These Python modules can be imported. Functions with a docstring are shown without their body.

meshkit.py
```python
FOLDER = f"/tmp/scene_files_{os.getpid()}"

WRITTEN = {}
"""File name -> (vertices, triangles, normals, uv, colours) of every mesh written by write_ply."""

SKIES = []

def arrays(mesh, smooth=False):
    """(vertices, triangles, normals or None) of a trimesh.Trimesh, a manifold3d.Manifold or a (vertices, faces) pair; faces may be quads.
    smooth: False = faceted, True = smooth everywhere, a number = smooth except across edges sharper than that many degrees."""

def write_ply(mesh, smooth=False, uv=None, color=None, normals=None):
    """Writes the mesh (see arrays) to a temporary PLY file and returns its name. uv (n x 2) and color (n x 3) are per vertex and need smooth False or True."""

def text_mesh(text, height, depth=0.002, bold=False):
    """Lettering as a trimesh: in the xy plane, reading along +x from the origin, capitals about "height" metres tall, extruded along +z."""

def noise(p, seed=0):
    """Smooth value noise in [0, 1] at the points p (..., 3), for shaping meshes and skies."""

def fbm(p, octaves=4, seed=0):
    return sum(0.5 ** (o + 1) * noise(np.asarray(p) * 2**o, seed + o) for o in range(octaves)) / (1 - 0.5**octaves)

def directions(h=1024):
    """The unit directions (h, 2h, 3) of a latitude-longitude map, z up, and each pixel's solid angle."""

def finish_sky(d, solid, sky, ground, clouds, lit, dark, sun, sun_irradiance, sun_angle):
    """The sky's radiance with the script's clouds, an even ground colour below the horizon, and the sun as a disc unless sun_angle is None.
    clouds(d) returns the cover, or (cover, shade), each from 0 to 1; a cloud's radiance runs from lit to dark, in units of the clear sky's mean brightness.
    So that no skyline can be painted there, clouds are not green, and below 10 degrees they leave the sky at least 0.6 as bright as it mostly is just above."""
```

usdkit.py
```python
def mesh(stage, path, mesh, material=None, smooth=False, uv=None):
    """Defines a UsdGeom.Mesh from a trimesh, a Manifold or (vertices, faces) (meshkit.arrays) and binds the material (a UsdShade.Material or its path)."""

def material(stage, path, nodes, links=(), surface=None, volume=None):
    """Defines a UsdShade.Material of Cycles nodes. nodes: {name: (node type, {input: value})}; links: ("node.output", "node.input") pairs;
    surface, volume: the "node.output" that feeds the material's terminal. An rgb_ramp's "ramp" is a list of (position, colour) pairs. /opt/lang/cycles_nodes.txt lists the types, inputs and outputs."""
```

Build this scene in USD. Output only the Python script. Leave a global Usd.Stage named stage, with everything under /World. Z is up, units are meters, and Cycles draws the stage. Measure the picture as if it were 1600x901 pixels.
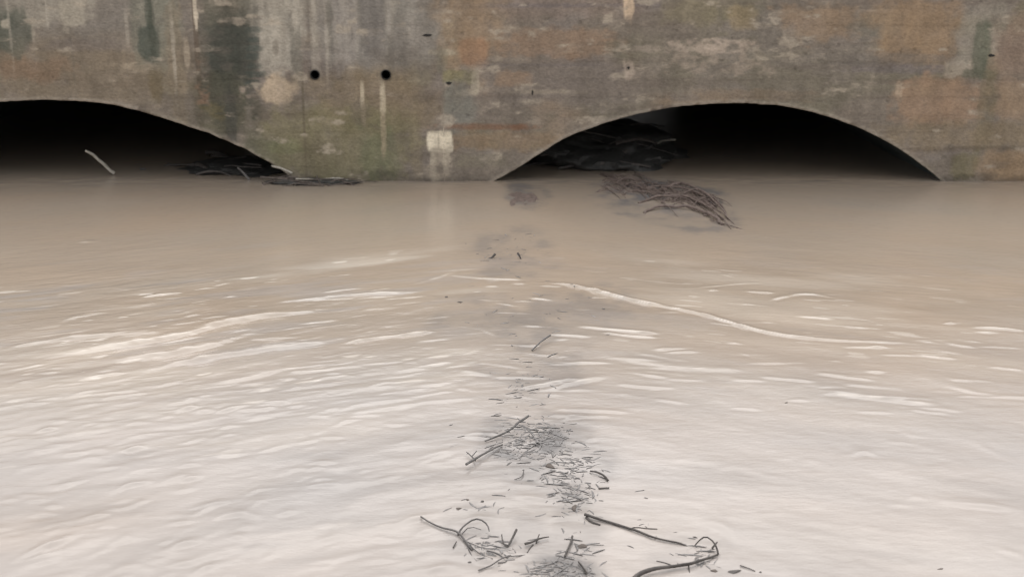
import math, random
import numpy as np, trimesh
import usdkit, meshkit
from pxr import Usd, UsdGeom, UsdLux, UsdShade, Gf, Sdf, Vt

stage = Usd.Stage.CreateInMemory()
UsdGeom.SetStageUpAxis(stage, UsdGeom.Tokens.z)
UsdGeom.SetStageMetersPerUnit(stage, 1.0)
world = UsdGeom.Xform.Define(stage, '/World')
stage.SetDefaultPrim(world.GetPrim())
UsdGeom.Scope.Define(stage, '/World/Looks')

# ------------------------------------------------------------------ camera
PITCH, CAM_H, WALL_Y, FPX = math.radians(15.2), 3.0, 16.6, 1931.0
cam = UsdGeom.Camera.Define(stage, '/World/camera')
cam.AddTranslateOp().Set((0, 0, CAM_H))
cam.AddRotateXOp().Set(90 - math.degrees(PITCH))
cam.CreateHorizontalApertureAttr(36.0)
cam.CreateVerticalApertureAttr(20.25)
cam.CreateFocalLengthAttr(36.0 * FPX / 1600)
cam.CreateClippingRangeAttr((0.1, 1000))
cam.CreateExposureAttr(0.42)
cam.CreateFStopAttr(1.8)
cam.CreateFocusDistanceAttr(8.8)

# ------------------------------------------------------------------ sky and sun (overcast)
SUN_DIR = np.array([0.06, 0.55, 0.83]); SUN_DIR /= np.linalg.norm(SUN_DIR)
SUN_EL, SUN_ROT = math.asin(SUN_DIR[2]), math.atan2(SUN_DIR[0], SUN_DIR[1])
skymat = usdkit.material(stage, '/World/Looks/overcast_sky', {
    'sky': ('sky_texture', {'sky_type': 'single_scattering', 'sun_disc': False, 'sun_elevation': SUN_EL, 'sun_rotation': SUN_ROT}),
    'tc': ('texture_coordinate', {}),
    'n': ('noise_texture', {'scale': 2.2, 'detail': 5.0, 'roughness': 0.55}),
    'r': ('rgb_ramp', {'ramp': [(0.3, (4.5, 4.5, 4.55)), (0.7, (6.45, 6.4, 6.4))]}),
    'm': ('mix_color', {'blend_type': 'mix', 'fac': 0.93}),
    's': ('separate_xyz', {}), 'e': ('map_range', {'from_min': 0.0, 'from_max': 1.0, 'to_min': 0.43, 'to_max': 1.29, 'clamp': True}),   # the standard overcast sky: zenith three times the horizon
    'x': ('mix_color', {'blend_type': 'multiply', 'fac': 1.0, 'use_clamp': False}), 'g': ('geometry', {}),
    'bg': ('background_shader', {'strength': 0.13})},
    [('tc.generated', 'n.vector'), ('n.fac', 'r.fac'), ('sky.color', 'm.a'), ('r.color', 'm.b'), ('tc.generated', 's.vector'), ('s.z', 'e.value'), ('m.result', 'x.a'), ('e.result', 'x.b'), ('x.result', 'bg.color')], surface='bg.background')
dome = UsdLux.DomeLight.Define(stage, '/World/sky')
UsdShade.MaterialBindingAPI.Apply(dome.GetPrim()).Bind(skymat)
dome.GetPrim().SetCustomDataByKey('kind', 'structure')
dome.GetPrim().SetCustomDataByKey('label', 'even white overcast sky above the flooded river')
sun = UsdLux.DistantLight.Define(stage, '/World/sun')
sun.CreateIntensityAttr(0.35); sun.CreateAngleAttr(60.0); sun.CreateNormalizeAttr(True)
sun.CreateColorAttr((1.0, 0.96, 0.92))
sun.AddRotateZOp().Set(math.degrees(math.atan2(-SUN_DIR[0], SUN_DIR[1]))) 
sun.AddRotateXOp().Set(-(90 - math.degrees(SUN_EL)))

# ------------------------------------------------------------------ helpers
_used = {}
def numbered(parent, name):
    k = (parent, name); n = _used.get(k, 0); _used[k] = n + 1
    return f'{parent}/{name}' if n == 0 else f'{parent}/{name}_{n:03d}'

def tag(prim, label=None, cat=None, group=None, kind=None):
    prim = prim.GetPrim() if hasattr(prim, 'GetPrim') else prim
    for k, v in (('label', label), ('category', cat), ('group', group), ('kind', kind)):
        if v: prim.SetCustomDataByKey(k, v)
    return prim

def thing(name, label, cat, loc=(0, 0, 0), group=None):
    x = UsdGeom.Xform.Define(stage, numbered('/World', name))
    x.AddTranslateOp().Set(tuple(map(float, loc)))
    x.GetPrim().SetCustomDataByKey('loc', Gf.Vec3d(*map(float, loc)))
    return tag(x, label, cat, group)

def obj(name, mesh, mat, parent=None, smooth=35, color=None):
    """One Mesh prim; under a thing the points become local to the thing's base."""
    pp = '/World' if parent is None else str(parent.GetPath())
    p = parent
    off = np.zeros(3)
    while p is not None and str(p.GetPath()) != '/World':
        l = p.GetCustomDataByKey('loc')
        if l: off = off + np.array(l)
        p = p.GetParent()
    if isinstance(mesh, tuple): v, f = np.asarray(mesh[0], float), np.asarray(mesh[1])
    else: v, f = np.asarray(mesh.vertices, float), np.asarray(mesh.faces)
    m = usdkit.mesh(stage, numbered(pp, name), (v - off, f), mat, smooth=smooth)
    if color is not None:
        UsdGeom.PrimvarsAPI(m).CreatePrimvar('tint', Sdf.ValueTypeNames.Color3fArray, 'vertex').Set(Vt.Vec3fArray.FromNumpy(np.asarray(color, np.float32)))
    return m.GetPrim()

def ray(px, py):
    cx, cy = (px - 800) / FPX, (450.5 - py) / FPX
    return np.array([cx, math.cos(PITCH) + cy * math.sin(PITCH), -math.sin(PITCH) + cy * math.cos(PITCH)])
def on_water(px, py):
    d = ray(px, py); return np.array([0, 0, CAM_H]) + d * (-CAM_H / d[2])
def on_wall(px, py, y=WALL_Y):
    d = ray(px, py); p = np.array([0, 0, CAM_H]) + d * (y / d[1]); return p[0], p[2]
def lin(c):
    c = np.asarray(c, float) / 255
    return np.where(c <= 0.04045, c / 12.92, ((c + 0.055) / 1.055) ** 2.4)
def sstep(x): x = np.clip(x, 0, 1); return x * x * (3 - 2 * x)
def grid_faces(nr, nc):
    i = np.arange(nr * nc).reshape(nr, nc)
    a, b, c, d = i[:-1, :-1].ravel(), i[:-1, 1:].ravel(), i[1:, 1:].ravel(), i[1:, :-1].ravel()
    return np.concatenate([np.stack([a, b, c], 1), np.stack([a, c, d], 1)])
def fbm2(x, y, s, octaves=4, seed=0):
    return meshkit.fbm(np.stack([x * s + 31.7, np.asarray(y) * s + 17.3, np.full_like(x, 0.37)], -1), octaves, seed)

# ------------------------------------------------------------------ materials
def mat_tinted(name, rough, scale, bump, vary=0.12, spec=0.4, ior=1.5, stretch=(1, 1, 1)):
    return usdkit.material(stage, '/World/Looks/' + name, {
        'a': ('attribute', {'attribute': 'tint'}), 'g': ('geometry', {}), 'mp': ('mapping', {'scale': stretch}),
        'n': ('noise_texture', {'scale': scale, 'detail': 6.0, 'roughness': 0.62}),
        'r': ('rgb_ramp', {'ramp': [(0.3, (1 - vary,) * 3), (0.7, (1 + vary,) * 3)]}),
        'm': ('mix_color', {'blend_type': 'multiply', 'fac': 1.0, 'use_clamp': False}),
        'b': ('bump', {'strength': bump, 'distance': 0.02}),
        'p': ('principled_bsdf', {'roughness': rough, 'specular_ior_level': spec, 'ior': ior})},
        [('g.position', 'mp.vector'), ('mp.vector', 'n.vector'), ('n.fac', 'r.fac'), ('a.color', 'm.a'), ('r.color', 'm.b'), ('m.result', 'p.base_color'), ('n.fac', 'b.height'), ('b.normal', 'p.normal')], surface='p.BSDF')
def mat_wood(name, c0, c1, rough=0.6):
    return usdkit.material(stage, '/World/Looks/' + name, {
        'g': ('geometry', {}), 'n': ('noise_texture', {'scale': 22.0, 'detail': 6.0, 'roughness': 0.65}),
        'r': ('rgb_ramp', {'ramp': [(0.32, c0), (0.68, c1)]}),
        'b': ('bump', {'strength': 0.7, 'distance': 0.01}), 'p': ('principled_bsdf', {'roughness': rough})},
        [('g.position', 'n.vector'), ('n.fac', 'r.fac'), ('r.color', 'p.base_color'), ('n.fac', 'b.height'), ('b.normal', 'p.normal')], surface='p.BSDF')
CONCRETE = mat_tinted('stained_concrete', 0.85, 26.0, 0.5, 0.2, 0.25, stretch=(1, 1, 1.5))
BARREL = mat_tinted('barrel_concrete', 0.7, 9.0, 0.5, 0.2, 0.3)
WATER = mat_tinted('muddy_water', 0.15, 13.0, 0.16, 0.03, 0.5, 1.33, stretch=(0.7, 1.5, 1))
WOOD_DARK = mat_wood('wet_dark_wood', (0.045, 0.038, 0.034), (0.11, 0.095, 0.085), 0.55)
WOOD_GREY = mat_wood('grey_driftwood', (0.085, 0.078, 0.075), (0.19, 0.175, 0.165), 0.65)
WOOD_PALE = mat_wood('pale_stripped_wood', (0.36, 0.33, 0.28), (0.55, 0.51, 0.44), 0.6)
LITTER = mat_wood('grey_leaf_litter', (0.13, 0.122, 0.118), (0.33, 0.31, 0.298), 0.6)
BROWN = mat_wood('brown_bark', (0.07, 0.055, 0.045), (0.16, 0.13, 0.11), 0.7)
HOLE = mat_wood('dark_hole', (0.02, 0.018, 0.016), (0.04, 0.036, 0.032), 0.8)  # near-black for pipe insides and for the painted dark of the sockets
BRUSH = mat_wood('purple_brown_brush', (0.10, 0.074, 0.062), (0.23, 0.175, 0.150), 0.7)
SILT = mat_wood('dark_wet_silt', (0.035, 0.034, 0.032), (0.075, 0.073, 0.068), 0.6)
ASPHALT = mat_wood('asphalt', (0.04, 0.04, 0.042), (0.065, 0.064, 0.062), 0.9)

# ------------------------------------------------------------------ bridge: outline of the arches on the face
RIGHT = [(770, 284), (800, 268), (840, 243), (880, 218), (920, 201), (960, 188), (1000, 178), (1050, 168), (1100, 163), (1150, 161.5), (1200, 163), (1250, 171), (1300, 184), (1350, 203), (1400, 229), (1440, 257), (1472, 283)]
LEFT_R = [(70, 156), (100, 157), (145, 160), (200, 169), (250, 183), (300, 199), (340, 214), (380, 232), (410, 248), (440, 266), (462, 284)]
rw = np.array([on_wall(*p) for p in RIGHT])
lw = np.array([on_wall(*p) for p in LEFT_R])
cxl = lw[0, 0]
lw = np.concatenate([np.stack([2 * cxl - lw[:0:-1, 0], lw[:0:-1, 1]], 1), lw])
def extend(a):          # carry the curve down below the water
    s0 = (a[1] - a[0]); s0 /= np.linalg.norm(s0); s1 = (a[-2] - a[-1]); s1 /= np.linalg.norm(s1)
    s0 = s0 + np.array([0, .25]); s1 = s1 + np.array([0, .25])
    return np.concatenate([[a[0] - s0 * 0.75], a, [a[-1] - s1 * 0.75]])
from scipy.interpolate import PchipInterpolator
spacing = rw[:, 0].mean() - cxl
arches = [extend(lw), extend(rw)]
arches = [arches[1] - [2 * spacing, 0]] + arches + [arches[0] + [2 * spacing, 0]]
curves = [(a[0, 0], a[-1, 0], PchipInterpolator(a[:, 0], a[:, 1])) for a in arches]
Z_BOT, Z_TOP, BARREL_L = -0.7, 3.05, 26.0
def face_bottom(x):
    z = np.full_like(x, Z_BOT)
    for x0, x1, c in curves:
        m = (x > x0) & (x < x1)
        xm = x[m]
        z[m] = np.maximum(Z_BOT, c(xm) + 0.04 * (fbm2(xm, xm * 0, 6.0, 5, 3) - 0.5))
    return z

fine = np.arange(-8.0, 8.0, 0.016)
xs = np.concatenate([np.linspace(-26, -8.05, 150), fine, np.linspace(8.05, 26, 150)])
NR = 190
zb = face_bottom(xs)
t = np.linspace(0, 1, NR)[:, None]
X = np.broadcast_to(xs, (NR, len(xs))).copy()
Z = zb[None, :] + t * (Z_TOP - zb[None, :])

# colours of the face: base tones, board marks, stains and lime runs, each with its own ragged shape
G, MEAN = 1.40, np.array([113, 104, 94.])
def C(*c): return lin(MEAN + (np.array(c, float) - MEAN) * np.array([.95, .92, .90])) * G
n1 = fbm2(X, Z * 1.4, 0.55, 5, 11); n2 = fbm2(X, Z * 2.2, 1.9, 5, 21); n3 = fbm2(X * 3, Z, 2.2, 4, 31); n4 = fbm2(X * .35, Z * 6, 1.6, 4, 41)
n5 = fbm2(X, Z, 7.0, 4, 51)
col = C(112, 103, 93)[None, None] * np.ones(X.shape + (1,))
def mixin(c, a):
    global col
    a = np.clip(a, 0, 1)[..., None]; col = col * (1 - a) + np.asarray(c) * a
mixin(C(132, 113, 92), sstep((n1 - 0.50) / 0.16) * 0.75)
mixin(C(104, 99, 82), sstep((fbm2(X, Z * 1.5, 0.8, 5, 12) - 0.52) / 0.14) * 0.7)
mixin(C(122, 114, 108), sstep((n2 - 0.52) / 0.12) * 0.55)
mixin(C(95, 84, 76), sstep((n4 - 0.56) / 0.1) * 0.5)
mixin(C(138, 128, 115), sstep((n4 - 0.50) / 0.06) * sstep((0.42 - n2) / 0.1) * 0.6)
seedc = [100]
def stain(u0, v0, u1, v1, c, a=0.8, soft=0.35, rag=0.5, vert=1.0, fine_=0.0, p=3.0):
    """A soft ragged stain over the box (u0,v0)-(u1,v1) of the photographed face; vert > 1 stretches its raggedness downwards."""
    seedc[0] += 7
    (x0, z1), (x1, z0) = on_wall(u0, v0), on_wall(u1, v1)
    cx, cz, hx, hz = (x0 + x1) / 2, (z0 + z1) / 2, abs(x1 - x0) / 2, abs(z1 - z0) / 2
    pad = 1.9
    jj = np.nonzero((xs > cx - hx * pad - .15) & (xs < cx + hx * pad + .15))[0]
    if not len(jj): return
    s = slice(jj[0], jj[-1] + 1)
    x, z = X[:, s], Z[:, s]
    sc = 1.1 / max(min(hx, hz), 0.05)
    w = (fbm2(x * (vert if vert > 1 else 1), z * (1 if vert > 1 else 1 / vert), min(sc, 9), 5, seedc[0]) - 0.5) * 2
    w2 = (fbm2(x, z, 9.0, 3, seedc[0] + 3) - 0.5) * 2
    d = (np.abs((x - cx) / hx) ** p + np.abs((z - cz) / hz) ** p) ** (1 / p)
    m = sstep((1 + rag * w + 0.7 * rag * w2 - d) / (soft * 1.45) + 0.5) * (.5 + 1.0 * (fbm2(x * 1.5, z * .8, 4.5, 4, seedc[0] + 2)))
    if fine_: m = m * sstep((fbm2(x * 1.0, z * 1.6, 8.0, 3, seedc[0] + 5) - 0.5 + fine_ * 0.3) / 0.2)
    m = np.clip(m * a * .86, 0, 1)[..., None]
    col[:, s] = col[:, s] * (1 - m) + np.asarray(c) * m
# broad tones, left to right
stain(-60, -30, 300, 70, C(118, 112, 104), .8, .6)
stain(-60, 60, 300, 165, C(114, 102, 84), .7, .6)
stain(0, 90, 110, 130, C(118, 92, 70), .45, .6, .8)
stain(-30, -20, 140, 42, C(140, 134, 122), .75, .3, .6)
stain(-40, 12, 46, 84, C(78, 80, 70), .85, .3, .5)
stain(48, 38, 56, 66, C(150, 142, 128), .7, .4, .6)
stain(0, 32, 14, 44, C(168, 160, 145), .8, .5, .6)
stain(90, 0, 136, 44, C(152, 145, 131), .7, .25, .7)
stain(60, 60, 210, 80, C(100, 92, 88), .5, .5, .6)
stain(200, -30, 285, 100, C(116, 116, 102), .7, .4, .5, 3)
stain(222, -40, 240, 60, C(72, 74, 64), .85, .3, .35, 2)
stain(214, 40, 252, 96, C(70, 74, 66), .9, .25, .35, 2)
stain(208, 0, 216, 90, C(148, 142, 128), .5, .5, .7, 3)
stain(182, 96, 240, 112, C(150, 138, 120), .5, .4, .8, 1, .4)
stain(232, 112, 256, 160, C(92, 80, 58), .7, .5, .6, 2)
stain(255, 0, 296, 200, C(122, 110, 92), .6, .4, .5, 3)
# pale grey zone and the great dark run
stain(372, -40, 480, 112, C(150, 145, 134), .9, .35, .5, 4)
stain(470, -40, 680, 105, C(128, 124, 117), .85, .5, .5, 3)
for i_ in range(34):        # long thin runs down from the deck over the upper left of the face
    r_ = np.random.default_rng(700 + i_); u_ = r_.uniform(395, 650) if i_ < 28 else r_.uniform(0, 300); h_ = r_.uniform(40, 130); v_ = r_.uniform(-60, 30); w_ = r_.uniform(4, 10)
    stain(u_ - w_, v_, u_ + w_, v_ + h_, C(170, 163, 150) if r_.random() < .6 else C(92, 88, 80), r_.uniform(.25, .5), .7, .8, 3)
stain(296, -40, 322, 230, C(88, 76, 64), .85, .3, .4, 3)
stain(312, -40, 400, 60, C(96, 92, 80), .8, .3, .5, 4)
stain(322, 34, 402, 136, C(60, 62, 56), .92, .3, .45, 2)
stain(300, 110, 400, 224, C(82, 78, 62), .85, .35, .6, 2)
stain(350, 140, 372, 226, C(66, 62, 58), .7, .35, .5, 3)
stain(306, 0, 404, 200, C(58, 58, 50), .6, .5, .6, 3)
stain(228, -10, 246, 90, C(62, 64, 54), .6, .4, .4, 3)
stain(318, 150, 350, 190, C(96, 86, 58), .6, .5, .8, 1, .3)
for i, (v, l) in enumerate([(42, 26), (58, 18), (72, 24), (84, 16), (99, 22), (112, 30), (126, 18)]):
    stain(384, v, 388 + l, v + 9, C(66, 70, 64), .75, .5, .7, .5)
stain(300, -20, 310, 46, C(196, 186, 168), .85, .35, .5, 3)
stain(286, 60, 298, 112, C(160, 148, 130), .7, .4, .6, 3)
stain(304, 100, 328, 170, C(140, 112, 92), .55, .5, .9, 1, .2)
stain(402, 118, 472, 164, C(168, 152, 130), .85, .3, .6)
stain(372, 124, 402, 170, C(140, 128, 116), .7, .4, .8, 1, .3)
stain(405, 20, 440, 100, C(164, 158, 146), .5, .4, .6, 4)
stain(425, 60, 436, 86, C(96, 88, 78), .6, .5, .7, 2)
stain(452, 40, 474, 130, C(108, 104, 94), .75, .4, .5, 4)
stain(520, -30, 560, 112, C(138, 132, 126), .6, .5, .6, 4)
stain(560, -40, 603, 92, C(104, 99, 94), .85, .35, .35, 5)
stain(548, -20, 558, 80, C(148, 142, 134), .5, .5, .6, 5)
stain(604, -20, 612, 60, C(146, 140, 133), .5, .5, .6, 5)
stain(470, 112, 690, 205, C(118, 104, 82), .75, .5, .5)
stain(405, 165, 640, 290, C(110, 104, 78), .85, .4, .5)
stain(380, 205, 440, 262, C(88, 88, 70), .7, .5, .6)
stain(470, 116, 481, 285, C(90, 82, 66), .8, .4, .35, 4)
stain(466, 214, 512, 276, C(92, 84, 66), .65, .4, .5, 2)
stain(560, 200, 620, 284, C(92, 96, 72), .65, .5, .6, 2)
stain(420, 220, 470, 240, C(104, 108, 74), .5, .6, .7)
# orange tan, grey smears
stain(690, -40, 778, 112, C(138, 117, 92), .7, .6, .9)
stain(720, 60, 765, 105, C(146, 110, 82), .55, .5, .7)
stain(690, 20, 712, 52, C(165, 148, 120), .6, .4, .8, 1, .3)
stain(616, 38, 684, 100, C(124, 118, 110), .7, .4, .6)
stain(672, 78, 714, 86, C(160, 152, 134), .6, .5, .7)
stain(684, 70, 700, 110, C(104, 102, 88), .5, .5, .8)
stain(690, 108, 742, 130, C(120, 116, 82), .7, .35, .6)
stain(640, 108, 675, 140, C(138, 130, 112), .55, .45, .8, 1, .3)
stain(736, 108, 748, 150, C(164, 156, 138), .65, .35, .6)
stain(716, 140, 748, 150, C(170, 160, 142), .6, .5, .6)
stain(690, 130, 745, 205, C(112, 112, 104), .75, .4, .5)
stain(750, 96, 1000, 160, C(110, 101, 93), .8, .4, .5)
stain(780, -20, 1000, 30, C(120, 106, 96), .6, .5, .6)
stain(790, 45, 960, 90, C(130, 108, 88), .75, .4, .6, .4)
stain(780, 112, 830, 135, C(136, 112, 88), .55, .5, .7, .5)
stain(745, 100, 945, 104, C(96, 88, 84), .6, .6, .5, .3)
stain(770, 6, 1010, 12, C(98, 92, 94), .5, .8, .8, .3)
stain(800, 140, 905, 147, C(150, 140, 124), .6, .6, .9, .3)
stain(812, 155, 850, 162, C(154, 144, 128), .6, .6, .9, .3)
stain(690, 194, 830, 203, C(112, 78, 56), .75, .5, .7, .3)
stain(700, 206, 880, 235, C(128, 108, 84), .65, .5, .6, .4)
stain(710, 240, 790, 262, C(112, 106, 90), .6, .5, .6, .4)
stain(640, 165, 660, 280, C(110, 100, 80), .5, .5, .5, 3)
# lime runs
stain(975, -30, 990, 32, C(206, 184, 156), .9, .3, .35, 2)
stain(562, 128, 570, 166, C(182, 172, 150), .75, .4, .5, 2); stain(564, 160, 572, 196, C(146, 134, 112), .6, .5, .5, 3)
stain(592, 128, 603, 180, C(182, 172, 150), .8, .4, .5, 2); stain(594, 170, 604, 240, C(150, 138, 116), .65, .5, .5, 3)
stain(667, 206, 706, 238, C(204, 196, 176), .98, .15, .2, 2, 0, 9)
stain(672, 232, 682, 280, C(176, 168, 150), .7, .3, .5, 3); stain(692, 232, 703, 268, C(182, 174, 156), .7, .3, .5, 3)
stain(684, 208, 687, 232, C(150, 142, 126), .6, .5, .5, 3)
stain(676, 230, 704, 256, C(176, 166, 148), .85, .35, .6)
stain(668, 252, 706, 282, C(158, 148, 132), .7, .5, .9, 1, .3)
stain(683, 262, 692, 274, C(120, 110, 98), .6, .5, .6)
# right hand half
stain(1000, 50, 1420, 165, C(114, 106, 95), .55, .6, .5)
stain(1052, 62, 1184, 84, C(166, 152, 138), .8, .3, .7, .4, .5)
stain(1050, 80, 1205, 118, C(146, 134, 120), .75, .4, .8, .6, .3)
stain(974, 66, 1030, 82, C(150, 138, 126), .6, .5, .8, .4, .3)
stain(976, 94, 990, 124, C(170, 156, 142), .75, .4, .7, 2)
stain(978, 100, 984, 110, C(80, 74, 68), .6, .5, .6)
stain(1040, 0, 1130, 40, C(120, 112, 90), .7, .5, .6)
stain(1140, 10, 1180, 50, C(134, 118, 88), .55, .5, .7)
stain(1180, 0, 1225, 90, C(106, 100, 92), .6, .5, .6)
stain(1222, 8, 1340, 62, C(134, 114, 92), .75, .45, .6, .5)
stain(1330, 22, 1400, 60, C(108, 104, 94), .7, .5, .6, .5)
stain(1345, 14, 1400, 20, C(150, 138, 124), .55, .5, .8, .4)
stain(1368, -10, 1500, 100, C(138, 116, 90), .8, .4, .5, .6)
stain(1280, 84, 1480, 104, C(104, 97, 90), .6, .5, .6, .4)
stain(1340, 100, 1480, 115, C(104, 96, 98), .6, .5, .7, .4)
stain(1330, 115, 1380, 140, C(148, 138, 124), .5, .5, .9, .5, .3)
stain(1404, 122, 1530, 196, C(138, 114, 92), .8, .3, .5, .7)
stain(1400, 126, 1410, 152, C(164, 148, 128), .6, .4, .6)
stain(1545, 126, 1640, 185, C(132, 112, 90), .75, .4, .5, .6)
stain(1498, 8, 1562, 112, C(132, 126, 114), .8, .4, .6, 2)
stain(1476, 96, 1530, 120, C(152, 142, 128), .65, .4, .8)
stain(1524, 36, 1544, 122, C(84, 86, 72), .92, .3, .3, 2)
stain(1504, 108, 1556, 123, C(80, 80, 66), .8, .35, .5)
stain(1542, 84, 1560, 126, C(110, 100, 80), .7, .4, .5)
stain(1532, 120, 1548, 240, C(100, 94, 74), .55, .5, .5, 3)
stain(1560, 20, 1650, 120, C(124, 106, 92), .7, .5, .6)
stain(1380, 190, 1640, 232, C(118, 104, 82), .7, .5, .5)
stain(1470, 228, 1640, 234, C(84, 74, 60), .75, .6, .5, .3)
stain(1520, 236, 1640, 282, C(128, 108, 84), .8, .4, .5)
stain(1490, 236, 1525, 284, C(98, 92, 64), .65, .4, .5, 2)
stain(1090, 140, 1260, 158, C(124, 108, 90), .6, .5, .7, .4)
# board marks: a line at each board joint, and each board a slightly different tone
BOARD = 0.235
rowid = np.floor((Z + 0.05) / BOARD); frac = (Z + 0.05) / BOARD - rowid
tone = meshkit.noise(np.stack([rowid * 3.7 + 0.5, np.floor(X / 3.1 + rowid * 0.37) * 1.7 + 0.5, rowid * 0 + 0.5], -1), 5)
col *= (1 + 0.14 * (tone - 0.5))[..., None]
line = np.exp(-((np.minimum(frac, 1 - frac) * BOARD) / 0.011) ** 2) * sstep((fbm2(X, Z * .3, 1.3, 3, 61) - 0.40) / 0.15)
col *= (1 - 0.055 * line)[..., None]
col *= (1 + 0.55 * (n3 - 0.5))[..., None]
runs = fbm2(X * 4.5, Z * .35, 2.0, 4, 91); col *= (1 + .35 * (runs - .5) * sstep((fbm2(X, Z, .6, 2, 92) - .35) / .3))[..., None]      # thin rain runs
scuff = sstep((fbm2(X * 1.2, Z * 3.2, 2.6, 5, 93) - .60) / .07); mixin(C(156, 146, 131), scuff * (.16 + .5 * sstep((fbm2(X, Z * 1.5, 9.0, 3, 95) - .45) / .15)))
scuff2 = sstep((fbm2(X * 1.1, Z * 2.4, 2.1, 5, 94) - .60) / .07); mixin(C(88, 80, 72), scuff2 * .34)
col *= (1 + 0.34 * (n5 - 0.5))[..., None]
pits = sstep((fbm2(X, Z * 1.3, 16.0, 2, 71) - 0.70) / 0.05) * sstep((n2 - 0.42) / 0.1)
col *= (1 - 0.2 * pits)[..., None]
# damp foot of the wall and the arch edges painted pale where they catch light
col *= (1 - 0.42 * sstep((0.14 + 0.5 * (n2 - .5) + .12 * (n5 - .5) - Z) / 0.12))[..., None]
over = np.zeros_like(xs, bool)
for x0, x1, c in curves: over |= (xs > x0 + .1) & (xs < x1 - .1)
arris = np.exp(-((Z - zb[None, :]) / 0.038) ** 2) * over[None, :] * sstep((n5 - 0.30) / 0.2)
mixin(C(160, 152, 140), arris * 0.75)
# relief
Y = WALL_Y + 0.006 * (n2 - .5) + 0.006 * (n5 - .5) + 0.0035 * line + 0.003 * pits + 0.004 * (tone - .5)
Y = Y + 0.012 * np.exp(-((Z - zb[None, :]) / 0.012) ** 2) * over[None, :]
# drain holes cut through the face
HOLES = [(492, 117, 0.062), (603, 117, 0.064)]
f = grid_faces(NR, len(xs))
XF, YF, ZF = X.ravel().copy(), Y.ravel().copy(), Z.ravel().copy()
hole_c = []
for u, v, r in HOLES:
    hx, hz = on_wall(u, v); hole_c.append((hx, hz, r))
    d = np.hypot(XF - hx, ZF - hz); m = np.abs(d - r) < 0.0095
    XF[m] = hx + (XF[m] - hx) / d[m] * r; ZF[m] = hz + (ZF[m] - hz) / d[m] * r
    cen = np.hypot(XF[f].mean(1) - hx, ZF[f].mean(1) - hz)
    f = f[cen > r * 0.985]
    rim_dark = np.exp(-((d - r) / 0.02) ** 2) * 0.4  # colour darkens in a ring round the hole
    c2 = col.reshape(-1, 3); c2 *= (1 - rim_dark)[:, None]
face_v = np.stack([XF, YF, ZF], 1)
bridge = thing('road_bridge', 'stained board marked concrete bridge wall with two flooded arches', 'bridge', (0, WALL_Y, 0))
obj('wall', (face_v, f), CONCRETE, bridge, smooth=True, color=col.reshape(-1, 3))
for hx, hz, r in hole_c:
    a = np.linspace(0, 2 * np.pi, 29)[:-1]
    ring = lambda rr, y: np.stack([hx + rr * np.cos(a), np.full_like(a, y), hz + rr * np.sin(a)], 1)
    v = np.concatenate([ring(r + .004, WALL_Y - .006), ring(r - 0.006, WALL_Y - .008), ring(r - .008, WALL_Y + .45), [[hx, WALL_Y + .45, hz]]])
    n = len(a); ff = []
    for k in range(2):
        for i in range(n):
            j = (i + 1) % n; ff += [[k*n+i, k*n+j, (k+1)*n+j], [k*n+i, (k+1)*n+j, (k+1)*n+i]]
    ff += [[2*n+i, 2*n+(i+1) % n, 3*n] for i in range(n)]
    obj('drain_pipe', (v, np.array(ff)), HOLE, bridge)
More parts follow.
